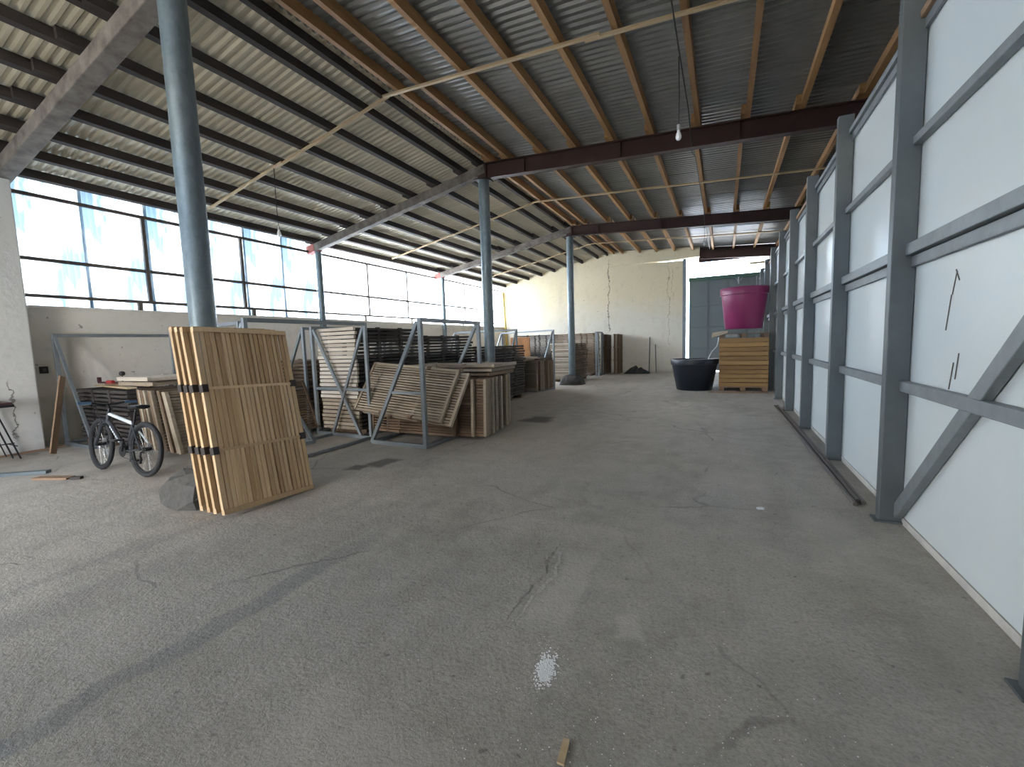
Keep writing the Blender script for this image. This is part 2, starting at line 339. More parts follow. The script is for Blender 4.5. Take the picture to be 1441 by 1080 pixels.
wl = struct(MB().bx(XL - .3, XL, YB, YF, 0, 2.38).obj('wall_left', 'plaster_left'), 'low whitewashed masonry wall under the window band')
MB().bx(XL - .32, XL + .05, 2.9, YF, 2.36, 2.40).obj('coping', 'plaster_left', wl)
pier = struct(MB().bx(XL - .3, -10.02, 1.55, 2.78, 0, 4.32).obj('trim_1', 'plaster_pier', bevel=.02), 'cracked whitewashed concrete pier at the left edge')
wf = MB()
def gable(mb, x0, x1, zt0, zt1, y0, y1, z0=0):
    i = len(mb.v); mb.v += [(x0, y0, z0), (x1, y0, z0), (x1, y0, zt1), (x0, y0, zt0), (x0, y1, z0), (x1, y1, z0), (x1, y1, zt1), (x0, y1, zt0)]
    mb.f += [tuple(i + k for k in q) for q in ((0, 1, 2, 3), (5, 4, 7, 6), (1, 5, 6, 2), (4, 0, 3, 7), (3, 2, 6, 7), (4, 5, 1, 0))]
gable(wf, XL - .3, XRID, beam_top(XL - .3) + PH - .01, beam_top(XRID) + PH - .01, YF, YF + .3)
gable(wf, XRID, -1.62, 4.97, 4.88, YF, YF + .3)
wall_far = struct(wf.obj('wall_far', 'plaster_far'), 'cream limewashed gable wall with long vertical cracks at the far end')
lint = MB(); gable(lint, XRID, -.95, beam_top(XRID + .01) + PH - .012, beam_top(-.95) + PH - .012, YF - .12, YF + .25, 4.95)
lint.obj('lintel', 'plaster_far', wall_far, bevel=.01)
# unseen walls: doorway sized for fill light, outer wall added as light closure
we = MB(); we.bx(XL - .3, -7.1, YB - .3, YB, 0, 4.6); we.bx(-4.5, 4.7, YB - .3, YB, 0, 4.9); we.bx(-7.1, -4.5, YB - .3, YB, 2.2, 4.9)
struct(we.obj('wall_entrance', 'plaster_left'), 'unseen whitewashed end wall with doorway sized for fill light')
struct(MB().bx(4.6, 4.8, YB, YF, 0, 4.85).obj('wall_outer', 'plaster_left'), 'unseen outer wall added beyond the partition to close out light')

# ---- far gate
gx0, gx1, gz = -1.36, 1.62, 4.1
door = struct(MB().bx(gx0, gx1, YF + .38, YF + .42, .06, gz - .12).obj('door_1', 'gate'), 'tall grey sheet metal gate with panel grid at the far end')
cols = 4; rows = [.08, 1.05, 1.97, 2.88, 3.96]
cw = (gx1 - gx0) / cols
for i in range(cols):
    for j in range(4):
        MB().bx(gx0 + i * cw + .025, gx0 + (i + 1) * cw - .025, YF + .355, YF + .38, rows[j] + .02, rows[j + 1] - .02).obj('gate_panel', 'gate', door, bevel=.006)
for i in range(cols + 1):
    MB().bx(gx0 + i * cw - .018, gx0 + i * cw + .018, YF + .33, YF + .379, .06, gz - .12).obj('gate_stile', 'gate', door)
for z in (1.05, 1.97, 2.88):
    MB().bx(gx0, gx1, YF + .345, YF + .379, z - .014, z + .014).obj('gate_rail', 'gate', door)
MB().bx(gx0 - .04, gx1 + .04, YF + .28, YF + .46, gz - .12, gz + .04).obj('gate_head', 'gate_green', door)
hb = MB(); hb.tube([(.55, YF + .24, 3.72), (.55, YF + .24, 4.0)], .035, 10); hb.bar((.45, YF + .26, 3.96), (.55, YF + .26, 3.8), .03, .03); hb.bar((.68, YF + .26, 3.96), (.55, YF + .26, 3.8), .03, .03)
hb.obj('gate_hanger', 'galv', door)
MB().tube([(-1.6, YF + .35, 4.42), (1.9, YF + .35, 4.42)], .018, 8).obj('head_pipe', 'galv', door)
MB().bx(.92, 1.75, YF + .1, YF + .25, 4.46, 4.54).obj('head_plank', 'wood_light', door)
gp = MB(); gp.bx(-1.62, -1.48, YF - .02, YF + .12, 0, 4.93)
tag(gp.obj('gate_post', 'galv_col', bevel=.008), 'tall square steel post between cream wall and grey gate', 'post')
jb = MB(); gable(jb, 1.62, 4.7, 5.0, 4.8, YF + .1, YF + .4)
struct(jb.obj('wall_gate_side', 'plaster_far'), 'cream wall right of the far gate')

# ---- window band
def wave(u, trap):
    if not trap: return math.sin(2 * math.pi * u)
    u %= 1.0
    if u < .30: return 1.0
    if u < .50: return 1 - 2 * (u - .30) / .20
    if u < .80: return -1.0
    return -1 + 2 * (u - .80) / .20
def poly_sheet(width=1.06, h=2.26, waves=12, amp=.014):
    mb = MB(); n = waves * 8
    for k in range(n + 1):
        y = width * k / n; x = amp * math.sin(2 * math.pi * k / 8)
        mb.v.append((x, y, 0)); mb.v.append((x, y, h))
    for k in range(n): mb.f.append((2 * k, 2 * k + 2, 2 * k + 3, 2 * k + 1))
    return mb.mesh('pane', True)
pane_me = poly_sheet()
FR = [-3.35, 2.72, 8.7, 14.65, 20.25]
muls = [[-1.4, .6], [4.67, 6.62], [10.72, 12.67], [16.6, 18.5]]
wlabels = ['window band of corrugated plastic beside the entrance end', 'bluish corrugated plastic window band between pier and first side post', 'white glowing corrugated window band between the two slim side posts', 'narrow looking corrugated window band next to the far wall']
for i in range(4):
    y0, y1 = FR[i] + .02, FR[i + 1] - .02
    wn = struct(MB().bar((XL - .10, y0, 4.27), (XL - .10, y1, 4.27), .05, .06).obj('window_%d' % (i + 1), 'pipe'), wlabels[i])
    MB().bar((XL - .10, y0, 3.2), (XL - .10, y1, 3.2), .05, .06).obj('rail', 'pipe', wn)
    MB().bar((XL - .10, y0, 2.58), (XL - .10, y1, 2.58), .05, .055).obj('rail', 'pipe', wn)
    for y in muls[i]: MB().bx(XL - .12, XL - .06, y - .03, y + .03, 2.56, 4.27).obj('mullion', 'pipe', wn)
    for y in (muls[i][0] - .18, muls[i][1] + .2): MB().bx(XL - .13, XL - .07, y - .035, y + .035, 2.38, 2.57).obj('stud', 'pipe', wn)
    y = y0; k = 0
    while y < y1 - .1:
        p = link('pane', pane_me, 'poly_blue' if i < 2 else 'poly', wn); p.location = (XL - .16 - .012 * (k % 2), y, 2.30); y += .995; k += 1  # bay beside the entrance is unseen, its sheets dimmed to cut foreground light
        if y + 1.06 > y1 + .3: p2 = None

# ---- roof: sheets and purlins are pieces of the ceiling
WV = 9; SW = 1.05; AMP = .015
def roof_sheet(x0, x1, name):
    mb = MB(); n = WV * 10
    zs = (beam_top(x0 + 1e-4) + PH + AMP, beam_top(x1 - 1e-4) + PH + AMP)
    for k in range(n + 2):
        y = SW * k / n; dz = AMP * wave(WV * k / n, True) + .014 * k / n
        mb.v.append((x0, y, zs[0] + dz)); mb.v.append((x1, y, zs[1] + dz))
    for k in range(n + 1): mb.f.append((2 * k, 2 * k + 1, 2 * k + 3, 2 * k + 2))
    return mb.mesh(name)
cap = MB(); zr = beam_top(XRID) + PH + .06
cap.bar((XRID - .12, YB - .4, zr + .0), (XRID - .12, YF + .5, zr + .0), .26, .006, (-.18, 0, 1)); cap.bar((XRID + .12, YB - .4, zr + .005), (XRID + .12, YF + .5, zr + .005), .26, .006, (.067, 0, 1))
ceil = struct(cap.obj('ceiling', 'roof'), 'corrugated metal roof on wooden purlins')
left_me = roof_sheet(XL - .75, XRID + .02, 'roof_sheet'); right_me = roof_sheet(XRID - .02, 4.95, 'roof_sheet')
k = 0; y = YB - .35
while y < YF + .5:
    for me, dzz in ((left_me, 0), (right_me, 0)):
        o = link('roof_sheet', me, 'roof_cream_lit' if me is left_me else 'roof', ceil); o.location = (0, y, 0)
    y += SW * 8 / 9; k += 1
frames = [YB - .3, 2.65, 8.6, 14.55, YF + .35]
pl_left = [-5.39, -6.14, -6.86, -7.56, -8.26, -8.98, -9.66, -10.32]
pl_right = [-4.62, -4.21, -3.44, -2.72, -1.98, -1.25, -.475, .287, 1.05, 1.84, 2.6, 3.36, 4.12, 4.7]
def purlin(x, b, dark, wd, jit):
    y0, y1 = frames[b], frames[b + 1]
    s = .06 * (1 if b % 2 else -1) * jit
    mb = MB(); t = -.067 if x > XRID else .183
    mb.bar((0, y0 - .25, 0), (0, y1 + .25, 0), wd, PH - .006, (-t, 0, 1))
    o = mb.obj('purlin', 'wood_purlin_dark' if dark else 'wood_purlin', ceil); o.location = (x + s, 0, beam_top(x + s) + PH / 2 - .002)
    if x > XRID:
        o2 = MB().bx(x + s + wd / 2 + .002, x + s + wd / 2 + .012, y0 - .06, y0 + .06, beam_top(x + s) - .005, beam_top(x + s) + .12).obj('purlin_cleat', 'black_metal', ceil)
for b in range(4):
    for x in pl_left: purlin(x, b, True, .085, .5)
    for x in pl_right: purlin(x, b, False, .075, .6)
    for x in (-4.93,): purlin(x, b, True, .07, .3)

# ---- roof beams
def ibeam(name, x0, x1, y, depth, wd, m, label):
    z0, z1 = beam_top(x0), beam_top(x1); t = thing(name, label, 'beam', (x0, y, z0 - depth))
    def P(n, dz0, dz1, w2):
        mb = MB(); a = dz0; c = dz1
        for (x, zt) in ((0, 0), (x1 - x0, z1 - z0)):
            for yy in (-w2 / 2, w2 / 2):
                mb.v.append((x, yy, depth + zt - a)); mb.v.append((x, yy, depth + zt - c))
        mb.f = [(0, 1, 3, 2), (4, 6, 7, 5), (0, 2, 6, 4), (1, 5, 7, 3), (0, 4, 5, 1), (2, 3, 7, 6)]
        return mb.obj(n, m, t)
    P('top_flange', .004, .024, wd); P('web', .024, depth - .02, .02); P('bottom_flange', depth - .02, depth, wd)
    for x in range(1, int(x1 - x0), 2):
        zt = (z1 - z0) * x / (x1 - x0)
        MB().bx(x - .006, x + .006, -wd / 2 + .01, -.012, zt + .03, depth + zt - .03).obj('stiffener', m, t)
    return t
ibeam('roof_beam', XRID + .02, 4.6, 8.6, .33, .15, 'rust', 'nearest dark rusty steel roof beam sloping from second column to the partition')
ibeam('roof_beam', XRID + .02, 4.6, 14.55, .33, .15, 'rust', 'dark rusty steel roof beam starting at the farthest round column')
ibeam('roof_beam', -.95, 4.6, 20.35, .36, .15, 'rust', 'blackish steel beam above the far gate opening')
cl = MB(); gable(cl, -1.0, 4.7, PH - .005, PH - .005 - .067 * 5.7, YF + .13, YF + .16, -.5); cl.obj('end_flashing', 'rust', ceil).location = (0, 0, beam_top(-1.0))
ibeam('roof_beam', XRID + .02, 4.6, 2.65, .33, .15, 'rust', 'dark rusty steel roof beam above the nearest column, overhead')
def left_beam(y, label, depth=.2, wd=.17):
    t = thing('rafter_beam', label, 'beam', (XL, y, beam_top(XL) - depth))
    a = Vector((XL - .1, y, beam_top(XL - .1) - depth / 2 - .004)); b_ = Vector((XRID + .06, y, beam_top(XRID) - depth / 2 - .004)); o0 = t.location
    d = (b_ - a)
    MB().bar(a + d * .04 - o0, b_ - o0, wd, depth, (-.18, 0, 1)).obj('beam_body', 'beam_old', t, bevel=.012)
    MB().bar(a - d * .012 - o0, a + d * .04 - o0, wd + .01, depth + .004, (-.18, 0, 1)).obj('beam_end', 'beam_red', t)
    for f in (): MB().bar(a + d * f - o0, a + d * (f + .012) - o0, wd + .012, depth + .012, (-.18, 0, 1)).obj('strap', 'rust', t)
left_beam(2.72, 'stained concrete rafter beam resting on the cracked pier', .21, .2)
left_beam(8.62, 'stained rafter beam with red end, meeting the second column', .2)
left_beam(14.57, 'stained rafter beam meeting the farthest round column')

# ---- round columns
def column(y, label, h, plinth):
    t = thing('steel_column', label, 'column', (XRID, y, 0))
    mb = MB(); mb.tube([(0, 0, .2), (0, 0, h)], .12, 28); mb.obj('shaft', 'galv_col', t, True)
    MB().bx(-.16, .16, -.16, .16, h, h + .02).obj('cap_plate', 'rust', t)
    MB().bx(-.1, .1, -.06, .06, h + .02, beam_top(XRID) - .02).obj('saddle', 'rust', t)
    # rough poured footing
    rnd = random.Random(int(y * 10)); n = 14; pm = MB(); rr = plinth
    prof = [(1.0, 0), (.96, .12), (.84, .24), (.62, .31), (.3, .34)]
    for r, z in prof:
        for j in range(n):
            a = 2 * math.pi * j / n; q = rr * r * (1 + rnd.uniform(-.10, .10)) / max(abs(math.cos(a)), abs(math.sin(a))) ** .6
            pm.v.append((q * math.cos(a), q * math.sin(a), z * (1 if z == 0 else rnd.uniform(.88, 1.12))))
    for i in range(4):
        for j in range(n): pm.f.append((i * n + j, i * n + (j + 1) % n, (i + 1) * n + (j + 1) % n, (i + 1) * n + j))
    pm.f.append(tuple(4 * n + j for j in range(n)))
    pm.obj('footing', 'concrete', t)
column(2.58, 'nearest round galvanised column behind the pale leaning trays', 5.13, .46)
column(8.6, 'middle round galvanised column beside the standing tray row', 5.13, .36)
column(14.55, 'farthest round galvanised column with dark concrete footing', 5.13, .42)
def side_post(y, label):
    t = thing('side_post', label, 'column', (XL + .145, y, 0))
    MB().tube([(0, 0, 0), (0, 0, 4.27)], .085, 20).obj('shaft', 'galv_col', t, True)
    MB().bx(-.12, .12, -.1, .1, 4.27, 4.29).obj('cap_plate', 'beam_red', t)
side_post(8.66, 'slim round post at the window band under the red beam end')
side_post(14.62, 'slim round post at the window band near the far corner')

# ---- partition of white sheets on the right
wr = struct(MB().bx(XR, XR + .12, YB, YF + .05, 0, .055).obj('wall_right', 'plaster_left'), 'partition of white sheets on a galvanised steel frame')
posts = [-3.2, -1.4, .5, 2.33, 4.22, 6.15, 8.12, 9.98, 11.8, 13.72, 15.6, 17.5, 19.4]
ZT = 3.70
for i, y in enumerate(posts):
    ht = 4.9 if i == 4 else 3.92 - .01 * max(0, i - 5)
    o = MB().bx(1.125, XR, y, y + .085, 0, ht).obj('post', 'post_grey', wr, bevel=.006)
    MB().bx(1.095, XR, y - .02, y + .105, 0, .015).obj('foot_plate', 'post_grey', wr)
zr_ = [.055, 1.05, 2.02, 2.86, ZT]
for i in range(len(posts) - 1):
    y0, y1 = posts[i] + .085, posts[i + 1]
    yp0 = posts[i] + .04; yp1 = posts[i + 1] + .04
    for j in range(4):
        MB().bx(XR + .004 + .002 * (j % 2), XR + .05, yp0 + .003, yp1 - .003, zr_[j] + .006, zr_[j + 1] - .006).obj('panel', 'white_panel', wr)
    MB().bx(XR - .058, XR, y0 - .0, y1, 1.045, 1.125).obj('rail', 'rail_grey', wr, bevel=.005)
    MB().bx(XR - .065, XR, y0, y1, 2.06, 2.145).obj('rail', 'rail_grey', wr, bevel=.005)
    MB().bx(XR - .028, XR, y0, y1, 1.975, 2.052).obj('rail', 'rail_grey', wr, bevel=.004)
    MB().bx(XR - .055, XR, y0, y1, 2.845, 2.905).obj('rail', 'rail_grey', wr, bevel=.005)
    MB().bx(XR - .05, XR + .05, y0, y1, ZT, ZT + .055).obj('top_rail', 'wood_old' if i % 3 == 0 else 'rail_grey', wr, bevel=.005)
    MB().bx(XR - .02, XR, y0, y1, ZT - .07, ZT).obj('top_flashing', 'rail_grey', wr)
MB().bar((XR - .027, 4.24, .08), (XR - .027, 2.40, 1.86), .10, .05, (1, 0, 0)).obj('brace', 'rail_grey', wr, bevel=.006)
# scratches left on the sheet nearest the camera
sc = MB()
for a, b_ in [((3.585, 1.86), (3.63, 1.72)), ((3.60, 1.87), (3.55, 1.80)), ((3.64, 1.72), (3.69, 1.50)), ((3.56, 1.30), (3.60, 1.13)), ((3.50, 1.36), (3.53, 1.2))]:
    sc.bar((XR + .003, a[0], a[1]), (XR + .003, b_[0], b_[1]), .006, .004, (1, 0, 0))
sc.obj('scratch', 'pipe', wr)

# ------------------------------------------------------------------ slatted trays
L_, W_, T_ = 1.76, .90, .066
def tray_parts(fill, seg=False):
    P = []
    for s in (-1, 1): P.append(('end_rail', (s * (L_ / 2 - .0225), 0, 0), (.045, W_, .052)))
    for s in (-1, 1): P.append(('stile', (0, s * (W_ / 2 - .02), -.004), (L_ - .092, .04, .040)))
    for s in (-1, 1): P.append(('crossbar', (s * L_ / 6, 0, -.003 if seg else -.014), (.026 if seg else .045, W_ - .084, .03 if seg else .018)))
    n = 18; span = W_ - .09; pit = span / n
    rs = random.Random(5)
    for i in range(n):
        if not seg: P.append(('slat', (0, -span / 2 + pit * (i + .5), .006), (L_ - .094, pit * fill, .018))); continue
        for xa, xb in ((-L_ / 2 + .046, -L_ / 6 - .0135), (-L_ / 6 + .0135, L_ / 6 - .0135), (L_ / 6 + .0135, L_ / 2 - .046)):
            P.append(('slat', ((xa + xb) / 2, -span / 2 + pit * (i + .5) + rs.uniform(-.004, .004), .006 + rs.uniform(-.002, .002)), (round(xb - xa, 4), pit * fill, .018)))
    for s in (-1, 1):
        for q in (-1, 1): P.append(('spacer', (q * L_ / 6, s * (W_ / 2 - .016), 0), (.07, .05, T_ - .001)))
    return P
TP_NEW, TP_OLD = tray_parts(.66, True), tray_parts(.58)
tray_all = MB()
for n_, c, d in TP_OLD: tray_all.box(c, d)
tray_me = tray_all.mesh('tray'); tray_me.materials.append(None); tray_me.materials.append(None)
for p in tray_me.polygons: p.material_index = 0 if p.index < 12 else 1       # pale ends; sides and slats darker, side shade put into the colour
part_me = {}
for n_, c, d in TP_NEW + TP_OLD:
    key = (n_, d)
    if key not in part_me: part_me[key] = MB().box((0, 0, 0), d).mesh(n_)
ORD = ['topmost', 'second', 'third', 'fourth', 'fifth', 'sixth', 'seventh', 'eighth', 'ninth', 'tenth', 'eleventh', 'twelfth', 'thirteenth', 'fourteenth', 'fifteenth', 'sixteenth', 'seventeenth', 'eighteenth', 'nineteenth', 'twentieth', 'twenty-first', 'twenty-second', 'twenty-third', 'twenty-fourth', 'twenty-fifth', 'twenty-sixth', 'twenty-seventh', 'twenty-eighth']
def basis(x, y, o):
    x = Vector(x).normalized(); y = Vector(y); y = (y - y.dot(x) * x).normalized(); z = x.cross(y)
    m = Matrix((x, y, z)).transposed().to_4x4(); m.translation = Vector(o); return m
def tray(mw, m, label, group, detail=False):
    if not detail:
        m1, m2 = m if isinstance(m, tuple) else (m, m)
        o = link('slatted_tray', tray_me, m1); o.material_slots[1].link = 'OBJECT'; o.material_slots[1].material = M[m2]
        o.matrix_world = mw; return tag(o, label, 'tray', group)
    t = bpy.data.objects.new('slatted_tray', None); COL.objects.link(t); t.matrix_world = mw; tag(t, label, 'tray', group); t.empty_display_size = .1
    for n_, c, d in (TP_NEW if m == 'wood_new' else TP_OLD):
        o = link(n_, part_me[(n_, d)], ('bracket' if m == 'wood_new' else 'tray_brown') if n_ == 'spacer' else m, t); o.location = c
    return t
def ordinal(i, from_what): return ('topmost' if i == 0 else ORD[i] + ' from the top') if from_what == 'top' else ('first' if i == 0 else ORD[i])
def stack(cx, cy, ang, n, z0, m, where, group, pitch=.0685, jit=.02, mats=None, rot=.012, drift=(0, 0)):
    for i in range(n):
        a = ang + random.uniform(-rot, rot); f = i / max(1, n - 1)
        x = cx + random.uniform(-jit, jit) + drift[0] * f; y = cy + random.uniform(-jit, jit) + drift[1] * f
        mw = Matrix.Translation((x, y, z0 + T_ / 2 + i * pitch)) @ Matrix.Rotation(a, 4, 'Z')
        k = n - 1 - i
        tray(mw, mats(i) if mats else m, 'flat slatted tray, %s of the %s' % (ordinal(k, 'top'), where), group)
def skids(cx, cy, ang, label):
    t = thing('skid', label, 'skid', (cx, cy, 0), ang)
    for x in (-.7, 0, .7): MB().bx(x - .05, x + .05, -.44, .44, 0, .095).obj('bearer', 'tray_brown', t)

# near pale trays leaning on the first column
for i, (xb, y0, yt0) in enumerate([(-4.01, 2.17, 2.24), (-4.16, 2.175, 2.20), (-4.27, 2.18, 2.19), (-4.40, 2.185, 2.18)]):
    xt = -4.40 - (.11 + .0715 * (i - 1) if i else 0)
    bot = Vector((xb, y0 + W_ / 2, .0)); ex = Vector((.02 if i == 0 else 0.0, 1, 0))
    top = Vector((xt, yt0 + W_ / 2 + .02, 0)); dxy = top - bot; hz = math.sqrt(L_ ** 2 - dxy.x ** 2 - dxy.y ** 2)
    upv = Vector((dxy.x, dxy.y, hz)).normalized()
    yv = Vector((.045, 1, 0)) if i == 0 else Vector((.02, 1, 0))
    nrm = upv.cross(yv).normalized()
    if nrm.x < 0: nrm = -nrm
    c = bot + upv * L_ / 2 + Vector((0, 0, .034 * abs(nrm.z) + .012))
    mw = basis(upv, yv * -1, c) if upv.cross(-yv).x > 0 else basis(upv, yv, c)
    lab = ['frontmost new pale slatted tray leaning on the nearest column', 'second new slatted tray of the four leaning on the nearest column', 'third new slatted tray of the four leaning on the nearest column', 'rearmost new slatted tray of the four, touching the nearest column'][i]
    tray(mw, 'wood_new', lab, 'new slatted trays leaning on the nearest column', True)

# tall stacks beside the crossed racks
skids(-6.0, 6.18, math.pi / 2, 'dark timber bearers under the tall pale-ended tray stack')
def m_s1(i): return ('tray_pale' if i > 7 else 'tray_grey', 'tray_dark')  # dark second material paints in the shade on the stack's flank
stack(-6.0, 6.18, math.pi / 2, 26, .10, 'tray_pale', 'tall pale-ended stack behind crossed braces', 'trays in the tall pale-ended stack', jit=.014, mats=m_s1, drift=(-.03, 0))
skids(-6.0, 8.14, math.pi / 2, 'dark timber bearers under the dark stack before the middle column')
stack(-6.0, 8.14, math.pi / 2, 24, .10, 'tray_dark', 'tall dark stack behind the pale-ended stack', 'trays in the tall dark stack')
skids(-5.48, 10.06, math.pi / 2, 'dark timber bearers under the stack right behind the middle column')
stack(-5.48, 10.06, math.pi / 2, 20, .10, 'tray_dark', 'dark stack right behind the middle column', 'trays in the stack behind the middle column', jit=.03)
skids(-7.35, 6.3, math.pi / 2, 'timber bearers under the brown stack left of the crossed braces')
stack(-7.45, 6.3, math.pi / 2, 18, .10, 'tray_brown', 'brown stack left of the crossed braces', 'trays in the brown stack left of the crossed braces', jit=.03)
stack(-5.45, 16.2, math.pi / 2, 20, .10, 'tray_grey', 'pale stack left of the farthest column', 'trays in the pale stack by the farthest column', jit=.04, mats=lambda i: ('tray_pale' if i % 3 else 'tray_grey', 'tray_brown'))
skids(-5.45, 16.2, math.pi / 2, 'timber bearers under the pale stack by the farthest column')
stack(-5.92, 18.75, 0, 26, .10, 'tray_brown', 'tall brown stack against the far wall', 'trays in the tall stack at the far wall')
skids(-5.92, 18.75, 0, 'timber bearers under the tall brown stack at the far wall')
stack(-7.85, 18.6, 0, 26, .10, 'tray_dark', 'dark stack in the far left corner', 'trays in the far left corner stack')
skids(-7.85, 18.6, 0, 'timber bearers under the dark far corner stack')
stack(-9.22, 3.72, 0, 13, .08, 'tray_dark', 'low dark stack by the bicycle', 'trays in the low stack by the bicycle', rot=.006)
skids(-9.22, 3.72, 0, 'timber bearers under the low stack by the bicycle')
for o in [x for x in bpy.data.objects if x.name.startswith('skid') and abs(x.location.x + 9.22) < .01]: o.scale.z = .8

def standing(i, n, x, y, yaw, lean, m, label, group, detail=False, zoff=0, xlean=0):
    """tray standing on its long edge, face towards -Y before yaw, leaning back by lean"""
    ex = Vector((math.cos(yaw), math.sin(yaw), 0)); back = Vector((-math.sin(yaw), math.cos(yaw), 0))
    upv = Vector((0, 0, 1)) * math.cos(lean) + back * math.sin(lean)
    nrm = ex.cross(upv)
    c = Vector((x, y, zoff)) + upv * W_ / 2 + Vector((0, 0, abs(nrm.z) * T_ / 2 + .002))
    return tray(basis(ex, upv, c), m, label, group, detail)
# row standing beside rack A, faces to the camera, ends towards the aisle
for i in range(17):
    y = 5.55 + i * .083 + (.10 if i > 11 else 0); m = random.choice(['tray_grey', 'tray_grey', 'tray_brown'])
    x = (-4.62 if i == 0 else -4.40 if i == 1 else -4.17 - .18 * (y - 5.75)) + random.uniform(-.03, .03)
    if i > 0: m = (random.choice(['tray_grey', 'tray_grey', 'tray_tan']), 'tray_brown')
    lab = 'weathered tray on edge, %s in the standing row beside the silver A-frame' % ('foremost' if i == 0 else ORD[i])
    standing(i, 18, x, y, random.uniform(-.012, .012) if i else 0, math.radians(3.2 - .12 * i), 'tray_brown' if i == 0 else m, lab, 'trays standing on edge beside the silver A-frame', i == 0, .062)
for i in range(7):
    standing(i, 7, -6.25 + random.uniform(-.05, .05), 11.05 + i * .085, 0, math.radians(2), random.choice(['tray_grey', 'tray_brown']), 'weathered tray on edge, %s in the middle standing row' % ('foremost' if i == 0 else ORD[i]), 'trays standing in the middle row', False, .052)
for i in range(12):
    standing(i, 12, -5.9 + .012 * i + random.uniform(-.05, .05), 11.85 + i * .085, 0, math.radians(1.5), random.choice(['tray_grey', 'tray_brown', 'tray_grey']), 'weathered tray on edge, %s in the farthest standing row' % ('foremost' if i == 0 else ORD[i]), 'trays standing in the farthest row', False, .052)
# row leaning behind the bicycle, ends towards the camera
for i in range(11):
    x = -7.78 + i * .100 + (.03 if i > 6 else 0); lean = math.radians(5 + i * 1.2)
    standing(i, 11, x, 4.05 + random.uniform(-.04, .04), -math.pi / 2 + math.pi, lean, random.choice(['tray_grey', 'tray_grey', 'tray_brown']), 'weathered tray on edge behind the bicycle, %s from the left' % ('first' if i == 0 else ORD[i]), 'trays standing behind the bicycle', False, .104)
# two trays tipped over the standing row
def quad_tray(bl, br, tl, m, label, detail=True, group=None):
    bl, br, tl = Vector(bl), Vector(br), Vector(tl); ex = (br - bl).normalized(); ey = (tl - bl); ey = (ey - ey.dot(ex) * ex).normalized()
    c = bl + ex * L_ / 2 + ey * W_ / 2
    return tray(basis(ex, ey, c), m, label, group, detail)
g_ = 'trays tipped against the standing row'
quad_tray((-5.50, 5.13, .50), (-3.75, 5.13, .36), (-5.46, 5.615, 1.25), 'tray_grey', 'pale weathered tray tipped against the standing row, seen through the silver A-frame', True, g_)
quad_tray((-5.36, 5.19, .44), (-3.61, 5.19, .30), (-5.32, 5.675, 1.19), 'tray_grey', 'second tipped tray showing just behind the right edge of the first', True, g_)
# flat trays lying on the standing rows
def flat(x, y, z, ang, m, label, tilt=0, detail=False):
    mw = Matrix.Translation((x, y, z)) @ Matrix.Rotation(ang, 4, 'Z') @ Matrix.Rotation(tilt, 4, 'X'); return tray(mw, m, label, 'trays lying on top of the standing rows', detail)
for i in range(3):
    flat(-4.30 + .03 * i, 6.52, .985 + T_ / 2 + .069 * i, math.pi / 2 * 0 + .015 * i, ['tray_brown', 'tray_grey', 'tray_grey'][i], '%s flat tray on top of the row beside the silver A-frame' % ['lowest', 'middle', 'uppermost'][i])
for i in range(2):
    flat(-6.0 + .1 * i, 11.45, .985 + T_ / 2 + .069 * i, .02, 'tray_grey', '%s flat tray on top of the middle standing row' % ['lower', 'upper'][i])
flat(-5.85, 12.4, .985 + T_ / 2, -.03, 'tray_brown', 'lone flat tray on top of the farthest standing row')
flat(-7.48, 3.9, 1.075 + T_ / 2, math.pi / 2 + .03, 'tray_grey', 'lower flat tray on top of the trays behind the bicycle')
flat(-7.42, 3.86, 1.145 + T_ / 2, math.pi / 2 - .02, 'tray_pale', 'upper flat tray on top of the trays behind the bicycle')
# dark tray leaning left of the crossed braces
mw = basis(Vector((.0, 1, 0)), Vector((-.42, 0, 1)), (-6.66, 4.35, .54)); tray(mw, 'tray_brown', 'brown tray on edge leaning inside the long rack by the nearest column', None, True)
# upright ends by the far wall
for i, (x, m) in enumerate([(-4.80, 'tray_brown'), (-4.72, 'tray_brown'), (-4.36, 'tray_brown'), (-4.28, 'tray_grey'), (-4.20, 'tray_brown')]):
    mw = basis(Vector((0, .03, 1)), Vector((0, 1, 0)), (x, 19.55, L_ / 2 + .03)); tray(mw, m, 'tray standing on end at the far wall, %s from the left' % ['first', 'second', 'third', 'fourth', 'fifth'][i], 'trays standing on end at the far wall')

# ------------------------------------------------------------------ steel racks
def rack(label, xv, xd, y0, y1, h=1.92, s=.05, mid=True, rot=None, zb=0):
    """vertical legs at xv, slanted legs splaying to xv+xd, two end frames at y0 and y1 (local frame)"""
    t = thing('tray_rack', label, 'rack', (xv, y0, zb), 0 if rot is None else rot, 'galvanised tray racks')
    ly = y1 - y0; sg = 1 if xd > 0 else -1
    MB().bx(-s / 2, s / 2, s / 2, ly - s / 2, h - s, h).obj('top_bar', 'rack', t, bevel=.004)
    for y in (0, ly):
        MB().bx(-s / 2, s / 2, y - s / 2, y + s / 2, 0, h).obj('upright', 'rack', t, bevel=.004)
        MB().bar((sg * s * .8, y, h - .06), (xd, y, s * .4), s * .9, s * .8, (0, 1, 0)).obj('slanted_leg', 'rack', t, bevel=.004)
        MB().bx(sg * s / 2, xd, y - s * .45, y + s * .45, 0.0, s).obj('base_bar', 'rack', t, bevel=.004)
        if mid:
            f = 1 - .84 / h
            MB().bx(sg * s / 2, xd * f, y - s * .3, y + s * .3, .80, .845).obj('tie_bar', 'rack', t, bevel=.004)
    for x in (0, xd):
        MB().bx(x - s * .4, x + s * .4, s / 2, ly - s / 2, .004, s).obj('ground_bar', 'rack', t, bevel=.004)
    return t
